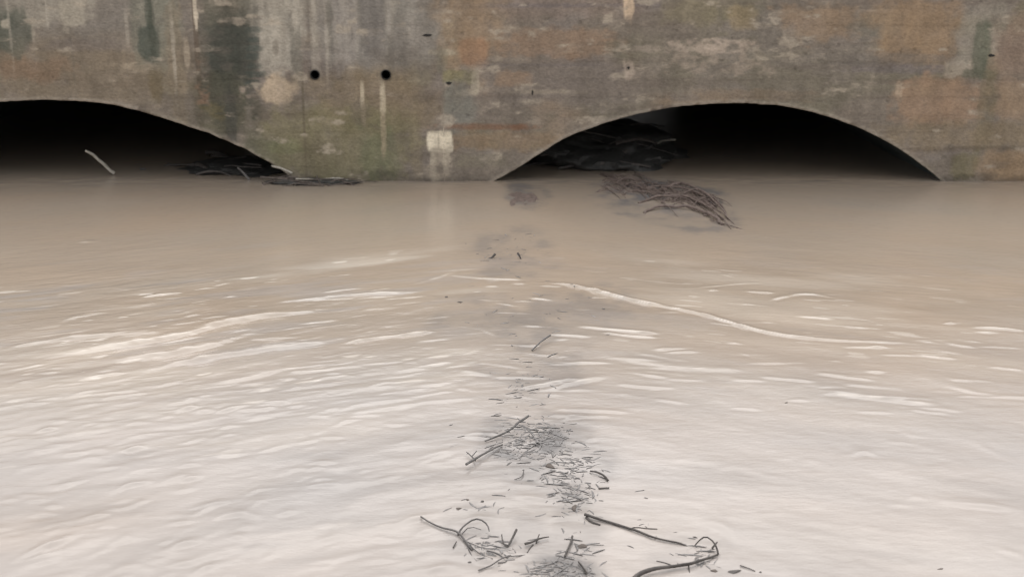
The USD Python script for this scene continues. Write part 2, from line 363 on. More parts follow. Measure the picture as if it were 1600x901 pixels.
# small sockets in the face, near-black lumps painting in their shade
def lump(c, r, seed, sub=2, rough=0.35):
    m = trimesh.creation.icosphere(subdivisions=sub)
    n = meshkit.fbm(m.vertices * 1.7 + seed * 3.1, 3, seed)
    if sub >= 4: n = n + .35 * (meshkit.fbm(m.vertices * 7 + seed, 4, seed + 1) - .5)
    v = m.vertices * (1 + rough * 2 * (n - 0.5))[:, None] * np.asarray(r) + np.asarray(c)
    return trimesh.Trimesh(v, m.faces, process=False)
for k, (u, v, a, b) in enumerate([(668, 55, .06, .014), (701, 130, .035, .02), (1549, 87, .045, .02), (982, 106, .016, .022), (832, 145, .012, .035)]):
    x, z = on_wall(u, v)
    obj('socket_shade', lump((x, WALL_Y + .004, z), (a, .012, b), k + 3, 4, .7), HOLE, bridge)
# barrels behind the face
for k, (x0, x1, c) in enumerate(curves):
    px = np.linspace(x0, x1, 301); pz = c(px)
    pz2 = np.maximum(Z_BOT, pz + 0.04 * (fbm2(px, px * 0, 6.0, 5, 3) - 0.5))
    ys = np.concatenate([[0, .015, .04, .1, .2], np.arange(.35, 6, .15), np.linspace(6.2, BARREL_L, 20)])
    XX, YY = np.meshgrid(px, ys)
    ZZ = np.broadcast_to(pz2, XX.shape) + (YY > .05) * 0.05 * (fbm2(XX, YY, 1.2, 4, 81) - .5) + np.where(YY > .03, 0.012, 0)
    YY = YY + WALL_Y + 0.012
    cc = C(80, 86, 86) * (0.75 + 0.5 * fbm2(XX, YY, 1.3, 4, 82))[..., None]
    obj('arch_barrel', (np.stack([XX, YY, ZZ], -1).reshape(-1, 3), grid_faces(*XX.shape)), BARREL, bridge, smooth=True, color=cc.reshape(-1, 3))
def flat_tint(m, c):
    return np.tile(np.asarray(c, float), (len(m.vertices), 1))
def box(x0, x1, y0, y1, z0, z1):
    m = trimesh.creation.box((x1 - x0, y1 - y0, z1 - z0)); m.apply_translation(((x0+x1)/2, (y0+y1)/2, (z0+z1)/2)); return m
b = box(-26, 26, WALL_Y - .07, WALL_Y + .45, Z_TOP, Z_TOP + .16); obj('coping', b, CONCRETE, bridge, smooth=False, color=flat_tint(b, C(120, 112, 102)))
b = box(-26, 26, WALL_Y + .45, WALL_Y + BARREL_L - .5, 2.3, 2.6); obj('added_deck', b, ASPHALT, bridge, smooth=False)  # unseen deck over the barrels, added to block light from above
b = box(-26, 26, WALL_Y + BARREL_L - .5, WALL_Y + BARREL_L + .02, Z_BOT, Z_TOP)
# far face: unseen plain wall added to block light, same openings
fx = np.linspace(-26, 26, 700); fz = face_bottom(fx)
v = np.concatenate([np.stack([fx, np.full_like(fx, WALL_Y + BARREL_L), fz], 1), np.stack([fx, np.full_like(fx, WALL_Y + BARREL_L), np.full_like(fx, Z_TOP)], 1)])
obj('added_rear_wall', (v, grid_faces(2, 700)), CONCRETE, bridge, smooth=False, color=np.tile(C(112, 104, 94), (len(v), 1)))
for s in (-1, 1):
    e = box(26 if s > 0 else -26.3, 26.3 if s > 0 else -26, WALL_Y, WALL_Y + BARREL_L, Z_BOT, Z_TOP); obj('end_wall', e, CONCRETE, bridge, smooth=False, color=flat_tint(e, C(112, 104, 94)))

# ------------------------------------------------------------------ water
wx = np.concatenate([-8.6 - np.geomspace(.03, 180, 34)[::-1], np.arange(-8.6, 8.6, 0.023), 8.6 + np.geomspace(.03, 180, 34)])
wy = np.concatenate([4.4 - np.geomspace(.03, 160, 30)[::-1], np.arange(4.4, 12.6, 0.0125), np.arange(12.6, 16.6, 0.024), 16.6 + np.geomspace(.03, 180, 70)])
WX, WY = np.meshgrid(wx, wy)
rng = np.random.default_rng(7)
fx_, fy_ = np.clip(WX, -12, 12), np.clip(WY, 0, 22)
# chop grows away from the arches
chop = sstep((14.2 - WY) / 4.0)
ACROSS = WY + np.where(WX < 0, .42, .30) * (np.sqrt(WX ** 2 + .2) - .45)      # the crests form a wide arrow head that points upstream
ridge = lambda n: 1 - np.abs(2 * n - 1)
left = sstep((1.2 - WX) / 3.0)
H = 0.016 * (fbm2(WX * .55, WY, 0.9, 3, 201) - .5) * (0.2 + chop)
H += 0.022 * (fbm2(WX * .5, ACROSS, 1.9, 3, 202) - .5) * chop * (.45 + .55 * left)
ROUGHN = sstep((fbm2(WX, WY, .55, 2, 203) - .40) / .22) * (.35 + .65 * left)
H += 0.013 * (ridge(fbm2(WX * .42, ACROSS, 4.2, 2, 204)) - .7) * chop * (.2 + .8 * ROUGHN)
H += 0.0026 * (fbm2(WX, WY, 3.0, 3, 205) - .5)
H += 0.010 * (fbm2(WX * .5, ACROSS, 3.6, 4, 209) - .5) * chop * (1 - .5 * left)
H += 0.009 * (ridge(fbm2(WX * .45, ACROSS, 9.0, 2, 206)) - .7) * chop * (.12 + .88 * ROUGHN)
near = sstep((10.5 - WY) / 3.0)
H += 0.010 * (ridge(fbm2(WX * .6, WY + .2 * WX, 2.3, 4, 217)) - .7) * near * (.15 + .85 * ROUGHN)
H += 0.0085 * (fbm2(WX * .75, WY + .15 * WX, 7.5, 3, 207) - .5) * near * (.25 + .75 * sstep((fbm2(WX, WY, 1.1, 3, 208) - .42) / .2))
lap = np.exp(-((WALL_Y - WY) / .35) ** 2) * (WY < WALL_Y)
H += .020 * (fbm2(WX, WY * 2, 2.6, 4, 231) - .5) * np.exp(-((WALL_Y - WY) / .5) ** 2)
FOAM = np.zeros_like(H); DARK = np.zeros_like(H)
def stroke(pts, amp, wid, foam=0.0, fw=None, seed=0, dark=0.0, asym=1.5):
    amp, wid, fw, foam = amp * (.38 if len(pts) > 3 else .30), max(wid * .75, .03), wid * .6, foam * .62
    """A wave crest along a line on the water; amp and width in metres. The near (downstream) side is steeper."""
    P = np.array([on_water(*p)[:2] for p in pts])
    q = [P[0]]
    for a, b_ in zip(P[:-1], P[1:]):
        n = max(2, int(np.hypot(*(b_ - a)) / .06)); q += [a + (b_ - a) * i / n for i in range(1, n + 1)]
    Q = np.array(q)
    k = np.linspace(0, 1, len(Q))
    if len(Q) > 6:
        ker = np.ones(5) / 5; pad = np.pad(Q, ((2, 2), (0, 0)), 'edge'); Q = np.stack([np.convolve(pad[:, i], ker, 'valid') for i in (0, 1)], 1)
    Q[:, 1] += 0.10 * (meshkit.fbm(np.stack([Q[:, 0] * 2.2, Q[:, 0] * 0 + seed * 1.3, Q[:, 0] * 0 + .5], 1), 3, seed) - .5)
    R = wid * 4
    j0, j1 = np.searchsorted(wx, [Q[:, 0].min() - R, Q[:, 0].max() + R]); i0, i1 = np.searchsorted(wy, [Q[:, 1].min() - R, Q[:, 1].max() + R])
    if j1 - j0 < 2 or i1 - i0 < 2: return
    gx, gy = WX[i0:i1, j0:j1], WY[i0:i1, j0:j1]
    order = np.argsort(Q[:, 0]); qx, qy, qk = Q[order, 0], Q[order, 1], k[order]
    yy = np.interp(gx[0], qx, qy); kk = np.interp(gx[0], qx, qk)
    slope = np.gradient(yy, gx[0]) if len(yy) > 2 else 0 * yy
    if len(slope) > 25: slope = np.convolve(np.pad(slope, 12, 'edge'), np.ones(25) / 25, 'valid'); yy = np.convolve(np.pad(yy, 4, 'edge'), np.ones(9) / 9, 'valid')
    ends = np.clip((gx[0] - qx[0]) / (3 * wid) + .2, 0, 1) * np.clip((qx[-1] - gx[0]) / (3 * wid) + .2, 0, 1)
    inten = np.sin(np.pi * np.clip(kk, .02, .98)) ** .6 * ends * (0.35 + 1.3 * meshkit.fbm(np.stack([gx[0] * 3, gx[0] * 0 + seed, gx[0] * 0], 1), 3, seed + 9))
    d = (gy - yy[None]) / np.sqrt(1 + slope ** 2)[None]
    w = np.where(d < 0, wid / asym, wid * asym)
    prof = np.exp(-(d / w) ** 2) - .35 * np.exp(-((d + wid * 1.4) / wid) ** 2)
    H[i0:i1, j0:j1] += amp * prof * inten[None] * (.35 + 1.3 * meshkit.fbm(np.stack([gx * 5, gy * 9, gx * 0 + seed], -1), 3, seed + 14))
    if foam:
        fw_ = fw or wid * .8
        brk = .08 + .92 * sstep((meshkit.fbm(np.stack([gx * 4.5, gy * 13, gx * 0 + seed], -1), 4, seed + 4) - .40) / .22)
        FOAM[i0:i1, j0:j1] = np.maximum(FOAM[i0:i1, j0:j1], foam * np.exp(-((d + .01) / (fw_ * .6)) ** 2) * inten[None] * brk)
    if dark: DARK[i0:i1, j0:j1] = np.maximum(DARK[i0:i1, j0:j1], dark * np.exp(-((d + wid) / wid) ** 2) * inten[None])
MAIN = [
 ([(815, 441), (870, 441), (930, 455), (1000, 472), (1060, 483), (1110, 493), (1160, 510), (1230, 525), (1300, 531), (1420, 536)], .030, .036, .85),
 ([(870, 441), (930, 453), (990, 468), (1050, 481)], .02, .05, .8),
 ([(1130, 500), (1200, 520), (1290, 530)], .02, .05, .7),
 ([(690, 428), (760, 436), (830, 437)], .02, .05, .5), ([(640, 445), (690, 432), (720, 420)], .02, .05, .5),
 ([(420, 474), (540, 462), (650, 455), (680, 452)], .03, .055, .7), ([(470, 470), (530, 466), (640, 462)], .02, .05, .5),
 ([(210, 466), (250, 459), (300, 454)], .03, .05, .6), ([(330, 447), (365, 441)], .02, .04, .6), ([(345, 464), (375, 462)], .02, .04, .8),
 ([(88, 506), (120, 494), (165, 487)], .03, .055, .7), ([(0, 546), (60, 533), (150, 524), (270, 518)], .035, .07, .5),
 ([(60, 556), (150, 546), (260, 528), (380, 498), (470, 486)], .04, .09, .6), ([(150, 566), (260, 552), (350, 535), (410, 512)], .04, .09, .5),
 ([(300, 512), (420, 490), (520, 482)], .03, .08, .4), ([(180, 590), (300, 562), (420, 543), (540, 532)], .04, .10, .35),
 ([(530, 541), (580, 529), (640, 522), (692, 518)], .035, .05, .8), ([(320, 604), (400, 588), (470, 572)], .03, .08, .3), ([(478, 600), (510, 592), (548, 586)], .02, .04, .7),
 ([(890, 507), (950, 514), (1040, 522)], .03, .05, .8), ([(930, 518), (990, 525), (1040, 528)], .03, .045, .9), ([(745, 512), (775, 524)], .02, .04, .7),
 ([(1195, 471), (1240, 460), (1270, 458), (1320, 470)], .02, .05, .5), ([(1240, 493), (1306, 496)], .02, .045, .6), ([(1120, 428), (1150, 434)], .012, .035, .4),
 ([(1060, 452), (1150, 444), (1200, 441)], .01, .04, .3), ([(1470, 505), (1500, 505)], .02, .04, .7), ([(1505, 512), (1560, 513), (1620, 520)], .025, .05, .5), ([(1520, 519), (1570, 521)], .02, .045, .6),
 ([(800, 541), (860, 541), (840, 540)], .015, .04, .6), ([(840, 612), (900, 594), (960, 585)], .03, .06, .5), ([(800, 606), (860, 598), (915, 588)], .03, .05, .4),
 ([(1270, 612), (1330, 618), (1400, 626), (1480, 634)], .025, .07, .6), ([(1480, 605), (1540, 616)], .02, .05, .5), ([(1010, 545), (1090, 543)], .02, .05, .5), ([(960, 560), (1060, 572), (1180, 580)], .03, .08, .25),
 ([(120, 378), (160, 378)], .01, .07, .5), ([(530, 405), (580, 401)], .01, .05, .4), ([(650, 425), (760, 419)], .012, .05, .35),
 ([(1320, 712), (1350, 704), (1378, 712)], .03, .05, 0), ([(1520, 694), (1560, 706)], .02, .06, 0), ([(1440, 780), (1520, 788), (1600, 792)], .02, .06, 0),
 ([(1255, 792), (1292, 786)], .02, .05, 0), ([(1090, 812), (1130, 822), (1160, 846)], .025, .06, .15),
 ([(30, 706), (80, 704), (130, 690)], .03, .06, 0), ([(118, 716), (140, 718), (170, 723)], .03, .045, 0), ([(0, 885), (60, 860), (110, 838), (150, 831)], .03, .06, 0),
 ([(270, 728), (318, 726)], .022, .04, 0), ([(240, 755), (280, 745), (310, 738)], .03, .05, 0), ([(470, 762), (540, 758)], .025, .045, 0), ([(480, 720), (530, 723)], .02, .035, 0),
 ([(150, 796), (225, 794)], .02, .05, .1), ([(260, 884), (340, 862), (400, 852)], .02, .06, 0), ([(310, 800), (330, 790), (345, 784)], .03, .05, 0), ([(355, 838), (385, 842)], .035, .04, 0), ([(340, 648), (400, 640), (450, 642)], .02, .05, .2), ([(490, 820), (520, 820)], .02, .04, 0)]
for i, (p, a, w, fo) in enumerate(MAIN): stroke(p, a, w, fo, seed=300 + i)
for i in range(210):                                   # small crests of the broken water
    u = rng.uniform(-40, 1640); v = 425 + (rng.beta(1.3, 1.4)) * 230
    edge = 430 + .00022 * (u - 790) ** 2 * (1 if u < 790 else .75) 
    if v < min(edge, 545): continue
    L = rng.uniform(14, 85) * (1 + (v - 430) / 300); s = (-.13 if u < 740 else .07) + rng.normal(0, .05)
    right = u > 900
    stroke([(u - L / 2, v - s * L / 2), (u, v + rng.normal(0, .8)), (u + L / 2, v + s * L / 2)], rng.uniform(.006, .020), rng.uniform(.018, .036), rng.uniform(.1, .75) * (.5 if right else 1) * (1 if v < 590 else .25), seed=1000 + i)
for i in range(260):                                   # short lips nearer the camera, thinning out to the right
    u = rng.uniform(-40, 1640) if rng.random() < .3 else rng.uniform(-40, 760); v = rng.uniform(600, 905)
    L = rng.uniform(14, 70); s = (-.16 if u < 700 else .08) + rng.normal(0, .10)
    stroke([(u - L / 2, v - s * L / 2), (u - L * .1, v + rng.normal(0, 2)), (u + L / 2, v + s * L / 2)], rng.uniform(.008, .026) * (.5 if u > 950 else 1), rng.uniform(.025, .05), rng.uniform(0, .15), seed=2000 + i)
# silt colour, with some reflections painted in
def pool(u0, v0, u1, v1, a, soft=.5, rag=.6, seed=0):
    A, B = on_water((u0 + u1) / 2, (v0 + v1) / 2), None
    hx = abs(on_water(u1, (v0+v1)/2)[0] - on_water(u0, (v0+v1)/2)[0]) / 2; hy = abs(on_water(A[0]*0+800, v0)[1] - on_water(800, v1)[1]) / 2
    d = np.hypot((WX - A[0]) / hx, (WY - A[1]) / hy)
    return a * sstep((1 + rag * 2 * (fbm2(WX, WY * .7, 2.6, 4, seed) - .5) - d) / soft + .5)
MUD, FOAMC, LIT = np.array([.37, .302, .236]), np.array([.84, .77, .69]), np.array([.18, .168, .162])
wcol = MUD * (0.94 + .12 * fbm2(WX, WY, .7, 4, 210))[..., None]
pale = sstep((11.0 - WY + 1.2 * (fbm2(WX * .6, WY, .8, 3, 211) - .5)) / 4.0)        # sky reflection on the nearer water painted into its colour, with some froth
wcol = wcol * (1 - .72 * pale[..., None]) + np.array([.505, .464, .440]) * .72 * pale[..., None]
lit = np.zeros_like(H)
for i, (b_, a) in enumerate([((755, 655, 890, 725), .95), ((790, 690, 950, 760), .55), ((860, 740, 930, 810), .5), ((800, 868, 930, 930), .9), ((690, 835, 830, 890), .18), ((735, 345, 870, 440), .5), ((680, 425, 1000, 530), .5), ((730, 500, 920, 640), .5), ((770, 600, 930, 700), .5), ((750, 640, 960, 790), .35), ((800, 760, 960, 900), .4), ((690, 760, 860, 900), .3), ((1000, 830, 1160, 905), .3), ((785, 280, 858, 326), .8), ((700, 760, 790, 810), .12), ((1060, 845, 1130, 895), .22), ((930, 280, 1130, 335), 1.0), ((1000, 300, 1150, 360), .6)]):  # litter tints; the pool at the right arch foot paints a reflection
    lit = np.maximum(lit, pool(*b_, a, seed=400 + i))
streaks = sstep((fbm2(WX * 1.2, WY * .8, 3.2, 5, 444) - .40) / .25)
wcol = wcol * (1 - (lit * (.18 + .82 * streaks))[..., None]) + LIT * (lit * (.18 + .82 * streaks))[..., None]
band = sstep((13.1 - ACROSS) / .8) * (1 - .75 * sstep((9.6 - WY) / 2.0))
bands = fbm2(WX * .30, ACROSS, 1.7, 4, 221); bands2 = fbm2(WX * .35, ACROSS, 4.5, 3, 222)
cream = sstep((bands - .52) / .14) * band * .68 * (.4 + .6 * left); wcol = wcol * (1 - cream[..., None]) + np.array([.60, .535, .46]) * cream[..., None]
slate = sstep((.47 - bands2 * .5 - bands * .5) / .10) * chop * .55 * (.45 + .55 * left); wcol = wcol * (1 - slate[..., None]) + np.array([.36, .325, .30]) * slate[..., None]
specks = sstep((fbm2(WX * 1.6, ACROSS * 5.0, 2.4, 3, 223) - .655) / .05) * band * sstep((bands - .40) / .2) * (.28 + .5 * left)
FOAM = np.maximum(FOAM, specks)
scum = sstep((fbm2(WX, WY * 3, 2.2, 4, 232) - .50) / .1) * np.exp(-((WALL_Y - WY) / .14) ** 2) * .5
wcol = wcol * (1 - scum[..., None]) + np.array([.20, .175, .15]) * scum[..., None]
mott = fbm2(WX * .55, ACROSS, 2.6, 5, 233) - .5; wcol = wcol * (1 + .36 * mott * chop)[..., None] * (1 + np.array([.022, 0, -.022]) * (fbm2(WX * .6, ACROSS, 1.1, 3, 234) - .5)[..., None] * 5)
F = np.clip(FOAM, 0, 1)[..., None]
wcol = wcol * (1 - F) + FOAMC * F
# fade relief out where the grid is coarse
far = np.clip((np.abs(WX) - 8.6) / 2, 0, 1); H = H * (1 - far) * np.where(WY > 17.2, .4, 1)
wv = np.stack([WX, WY, H], -1).reshape(-1, 3)
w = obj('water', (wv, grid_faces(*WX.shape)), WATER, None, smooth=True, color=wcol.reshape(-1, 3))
tag(w, 'muddy brown floodwater with pale broken crests flowing from the arches', kind='structure')
from scipy.interpolate import RegularGridInterpolator
_hz = RegularGridInterpolator((wy, wx), H, bounds_error=False, fill_value=0.0)
def wz(x, y): return float(_hz((y, x)))
b = box(-190, 190, -156, 196, -2.4, -2.0)
tag(obj('river_bed', b, BROWN, None, smooth=False), 'silty bed under the floodwater', kind='structure')

# ------------------------------------------------------------------ driftwood and litter
def tube(P, R, seed=0, sides=9, rough=.34, step=.025):
    P = np.asarray(P, float); R = np.asarray(R, float)
    L = np.concatenate([[0], np.cumsum(np.linalg.norm(np.diff(P, axis=0), axis=1))])
    n = max(4, int(L[-1] / step)); s = np.linspace(0, L[-1], n)
    Q = (PchipInterpolator(L, P)(s) if len(P) > 2 else np.stack([np.interp(s, L, P[:, i]) for i in range(3)], 1)); r = np.interp(s, L, R)
    Q = Q + (np.stack([meshkit.fbm(np.stack([s * 6, s * 0 + seed + k * 5, s * 0], 1), 3, seed + k) for k in range(3)], 1) - .5) * r[:, None] * 2.2
    T = np.gradient(Q, axis=0); T /= np.linalg.norm(T, axis=1)[:, None] + 1e-9
    up = np.array([0.03, 0.05, 1.0]); S = np.cross(T, up); S /= np.linalg.norm(S, axis=1)[:, None] + 1e-9; U = np.cross(S, T)
    a = np.arange(sides) / sides * 2 * np.pi
    prof = np.cos(a)[None, :, None] * S[:, None] + np.sin(a)[None, :, None] * U[:, None]
    rr = r[:, None] * (1 + rough * 2 * (meshkit.fbm(np.stack(np.broadcast_arrays(s[:, None] * 14, np.cos(a)[None] * 1.4 + seed, np.sin(a)[None] * 1.4), -1), 3, seed + 7) - .5))
    V = (Q[:, None] + prof * rr[..., None]).reshape(-1, 3)
    F_ = []
    for i in range(n - 1):
        for j in range(sides):
            k = (j + 1) % sides; F_ += [[i*sides+j, i*sides+k, (i+1)*sides+k], [i*sides+j, (i+1)*sides+k, (i+1)*sides+j]]
    c0, c1 = len(V), len(V) + 1
    V = np.concatenate([V, [Q[0] - T[0] * r[0] * .4], [Q[-1] + T[-1] * r[-1] * .4]])
    for j in range(sides):
        k = (j + 1) % sides; F_ += [[c0, k, j], [c1, (n-1)*sides+j, (n-1)*sides+k]]
    return trimesh.Trimesh(V, np.array(F_), process=False)
def wp(u, v, lift=0.0):
    p = on_water(u, v); z = wz(p[0], p[1]) + lift
    return (p[0], p[1], z)
def px2m(u, v): p = on_water(u, v); return np.linalg.norm(p - [0, 0, CAM_H]) / FPX
def line3(pts, lift):
    out = []
    for q in pts: out.append(wp(q[0], q[1], q[2] if len(q) > 2 else lift))
    return out
_sd = [0]
def branch(name, label, cat, pts, r0, r1, twigs=(), mat=WOOD_DARK, group=None, lift=None, part='stem'):
    r0, r1, twigs = r0 * .72, r1 * .72, [(a, b * .8, c * .8) for a, b, c in twigs]
    """A floating piece of wood: stem and twigs lie along picture points on the water; radii in photograph pixels."""
    k = px2m(*pts[len(pts) // 2][:2]); lift = r0 * k * .15 if lift is None else lift
    base = wp(*pts[0][:2])
    alone = not twigs
    root = None if alone else thing(name, label, cat, base, group)
    _sd[0] += 11
    m = tube(line3(pts, lift), np.linspace(r0, r1, len(pts)) * k, _sd[0])
    o = obj(name if alone else part, m, mat, root)
    if alone: tag(o, label, cat, group)
    for tp, a, b_ in twigs:
        _sd[0] += 11
        obj('twig', tube(line3(tp, lift), np.linspace(a, b_, len(tp)) * k, _sd[0], sides=7), mat, root)
    return root or o
def chunk(name, label, cat, u, v, hu, hv, mat=WOOD_DARK, rot=0., group=None):
    k = px2m(u, v); p = wp(u, v)
    _sd[0] += 5
    depth = hv * k / math.sin(math.atan2(CAM_H, p[1])) * .62
    r = np.random.default_rng(_sd[0]); q = r.normal(0, 1, (13, 3)); q /= np.linalg.norm(q, axis=1)[:, None]
    m = trimesh.convex.convex_hull(q * r.uniform(.7, 1.1, (13, 1)) * np.array([hu * k, depth, min(hu, hv) * k * .38]))     # an angular chip
    m.apply_transform(trimesh.transformations.rotation_matrix(rot, [0, 0, 1])); m.apply_translation((p[0], p[1], p[2] + .08 * hv * k))
    o = obj(name, m, mat, None); tag(o, label, cat, group); return o

branch('branch', 'long thin dark branch lying along the water right of the debris, one side twig', 'branch',
       [(912, 808, .02), (945, 815, .015), (985, 828, .01), (1030, 843, .008), (1062, 849, .004), (1078, 853, -.012)], 3.2, 1.6,
       [([(982, 826), (995, 823), (1010, 825), (1027, 826)], 1.5, .8), ([(915, 808), (928, 817), (938, 820)], 3.0, 1.8)], WOOD_DARK)
branch('branch', 'thick forked dark branch cut off by the bottom edge of the view', 'branch',
       [(985, 912, .02), (1010, 898, .02), (1050, 889, .02), (1075, 886, .02), (1100, 876, .015), (1122, 868, .012)], 5.2, 2.2,
       [([(1054, 887), (1042, 880), (1026, 876)], 2.2, 1.3), ([(1122, 868, .015), (1116, 860, .05), (1102, 853, .06), (1086, 853, .01)], 2.0, 1.2), ([(1112, 862, .02), (1120, 855, .035)], 2.2, 1.4), ([(1076, 886, .01), (1078, 897, -.005)], 1.6, .8)], WOOD_DARK)
branch('branch', 'spreading many twigged branch left of the debris near the bottom', 'branch',
       [(658, 811, .012), (672, 819, .012), (692, 827, .010), (712, 833, .014), (726, 847, .012), (738, 860, .004)], 1.8, 2.4,
       [([(716, 836), (728, 827, .03), (745, 823, .05), (760, 828, .04), (765, 834, .02)], 2.0, 1.2), ([(722, 836, .01), (735, 831, .03), (752, 832, .02)], 1.2, .7),
        ([(724, 845), (742, 851), (758, 856), (776, 856)], 2.0, 2.0), ([(752, 856), (755, 845)], 1.2, .7), ([(760, 860), (775, 864), (786, 871)], 1.6, 1.8),
        ([(732, 852), (736, 866), (745, 876)], 1.3, .6), ([(734, 850), (752, 868), (770, 876)], 1.0, .6)], WOOD_GREY)
branch('stick', 'slim pale grey stick slanting below the many twigged branch', 'stick', [(748, 893, .006), (765, 886, .008), (780, 879, .012), (793, 872, .010), (812, 868, .004), (826, 865, -.004)], 1.6, 1.0, [([(778, 880), (786, 880), (792, 876)], 1.5, 1.0)], WOOD_GREY)
branch('twig_fork', 'small dark V shaped twig poking out beside the many twigged branch', 'twig', [(806, 836, .04), (799, 846, .02), (793, 854, .004)], 2.6, 1.8, [([(793, 854, .004), (787, 850, .012), (784, 842, .03)], 1.8, 1.1)], WOOD_DARK)
branch('twig_cross', 'small crossed dark twig between the V shaped twig and upright stick', 'twig', [(820, 853, .012), (832, 849, .014), (842, 844, .016), (857, 841, .014)], 2.8, 1.3, [([(838, 847), (843, 839, .02)], 1.6, .9), ([(834, 850), (828, 857), (824, 863)], 1.6, .9)], WOOD_DARK)
branch('stick', 'short straight dark stick lying crosswise above the bottom clump', 'stick', [(895, 841, .015), (890, 855, .014), (883, 870, .01)], 2.3, 2.0)
chunk('bark_piece', 'small grey bark piece right of the short straight stick', 'bark', 909, 852, 9, 6, BROWN, .3)
chunk('bark_piece', 'largest dark bark lump at the lower right past the thick branch', 'bark', 1148, 892, 11, 6.5, WOOD_DARK, .1)
chunk('bark_piece', 'paler bark lump between the thick branch and largest dark lump', 'bark', 1117, 892, 8, 5, BROWN, .2)
branch('stick', 'thin stick trailing rightward from the largest dark bark lump', 'stick', [(1156, 884, .006), (1168, 888, .006), (1180, 892, .002)], 1.3, .8)
chunk('bark_piece', 'tiny dark chip just above the end of the long thin branch', 'bark', 1086, 838, 3.2, 3.2, WOOD_DARK, .6)
chunk('bark_piece', 'tiny dark chip at the far right end of the debris', 'bark', 1188, 893, 2.6, 2.4, WOOD_DARK, .6)
chunk('bark_piece', 'upright grey bark flake where the debris trail narrows above the long branch', 'bark', 897, 793, 5, 13, BROWN, -.1)
chunk('bark_piece', 'brown bark piece at the lower edge of the grey debris heap', 'bark', 861, 729, 8, 7, BROWN, .5)
branch('stick', 'straight stick half out of the left side of the debris heap', 'stick', [(729, 734, .03), (750, 720, .025), (768, 708, .02), (785, 698, .01)], 2.8, 1.8, [([(742, 724, .02), (736, 717, .02), (729, 712, .02)], 1.4, .8), ([(737, 718, .02), (745, 712, .03)], 1.2, .9)], WOOD_GREY)
branch('stick', 'dark stick lying across the top of the grey debris heap', 'stick', [(826, 660, .05), (812, 669, .045), (797, 681, .04), (780, 686, .025), (758, 692, .01)], 2.8, 1.6, (), WOOD_GREY)
branch('twig', 'little hooked twig below the grey debris heap', 'twig', [(818, 738, .012), (816, 745, .01), (804, 749, .006)], 1.3, .9, (), WOOD_GREY)
branch('twig', 'dark slanting twig right of the brown bark piece', 'twig', [(922, 737, .01), (936, 741, .016), (949, 751, .01)], 1.6, 2.2, (), WOOD_DARK)
branch('twig', 'short level dark twig under the slanting twig on the right', 'twig', [(936, 763, .008), (952, 762, .008)], 1.8, 1.5, (), WOOD_DARK)
branch('stick', 'lone small dark stick floating upstream of the debris heap', 'stick', [(832, 549, .01), (845, 541, .03), (861, 534, .05)], 1.6, 1.9, (), WOOD_GREY)
branch('snag_tip', 'left of two dark branch tips showing above smooth water', 'branch tip', [(758, 405, -.012), (766, 404, .006), (773, 403, .045)], 1.0, 2.6, (), WOOD_DARK)
branch('snag_tip', 'right of two dark branch tips showing above smooth water', 'branch tip', [(814, 405, -.012), (809, 403.5, .05)], 1.2, 2.4, (), WOOD_DARK)
chunk('bark_piece', 'single dark chip drifting right of the crest fork', 'bark', 943, 482, 3, 2.4, WOOD_DARK)
chunk('bark_piece', 'small curled chip among foam left of the current seam', 'bark', 697, 464, 4.5, 2.4, BROWN)
chunk('bark_piece', 'small chip in a ring of foam left of the current seam', 'bark', 719, 472, 4.5, 2.6, BROWN)
chunk('bark_piece', 'small grey bark sliver, lowest of three left of the debris', 'bark', 716, 795, 6, 3.6, BROWN, .4)
chunk('bark_piece', 'small grey chip, uppermost of three left of the debris', 'bark', 730, 781, 3.2, 3, BROWN, .4)
chunk('bark_piece', 'small dark chip, rightmost of three left of the debris', 'bark', 754, 784, 3.6, 2.8, WOOD_DARK, .4)
branch('twig', 'tiny dark twig under the many twigged branch on its left', 'twig', [(708, 857, .006), (713, 849, .012)], 1.6, 1.2)
chunk('bark_piece', 'dark chip under the middle of the many twigged branch', 'bark', 733, 877, 5, 3, WOOD_DARK, .5)
branch('twig', 'dark bent twig at the right side of the bottom clump', 'twig', [(904, 880, .01), (910, 888, .012), (917, 898, .01)], 1.8, 2.0)
chunk('bark_piece', 'faint dark chip floating alone far to the lower right', 'bark', 1470, 888, 6, 2, BROWN, .2)
chunk('bark_piece', 'small dark chip on pale water above the right foreground', 'bark', 1229, 629, 4, 1.8, BROWN, .2)

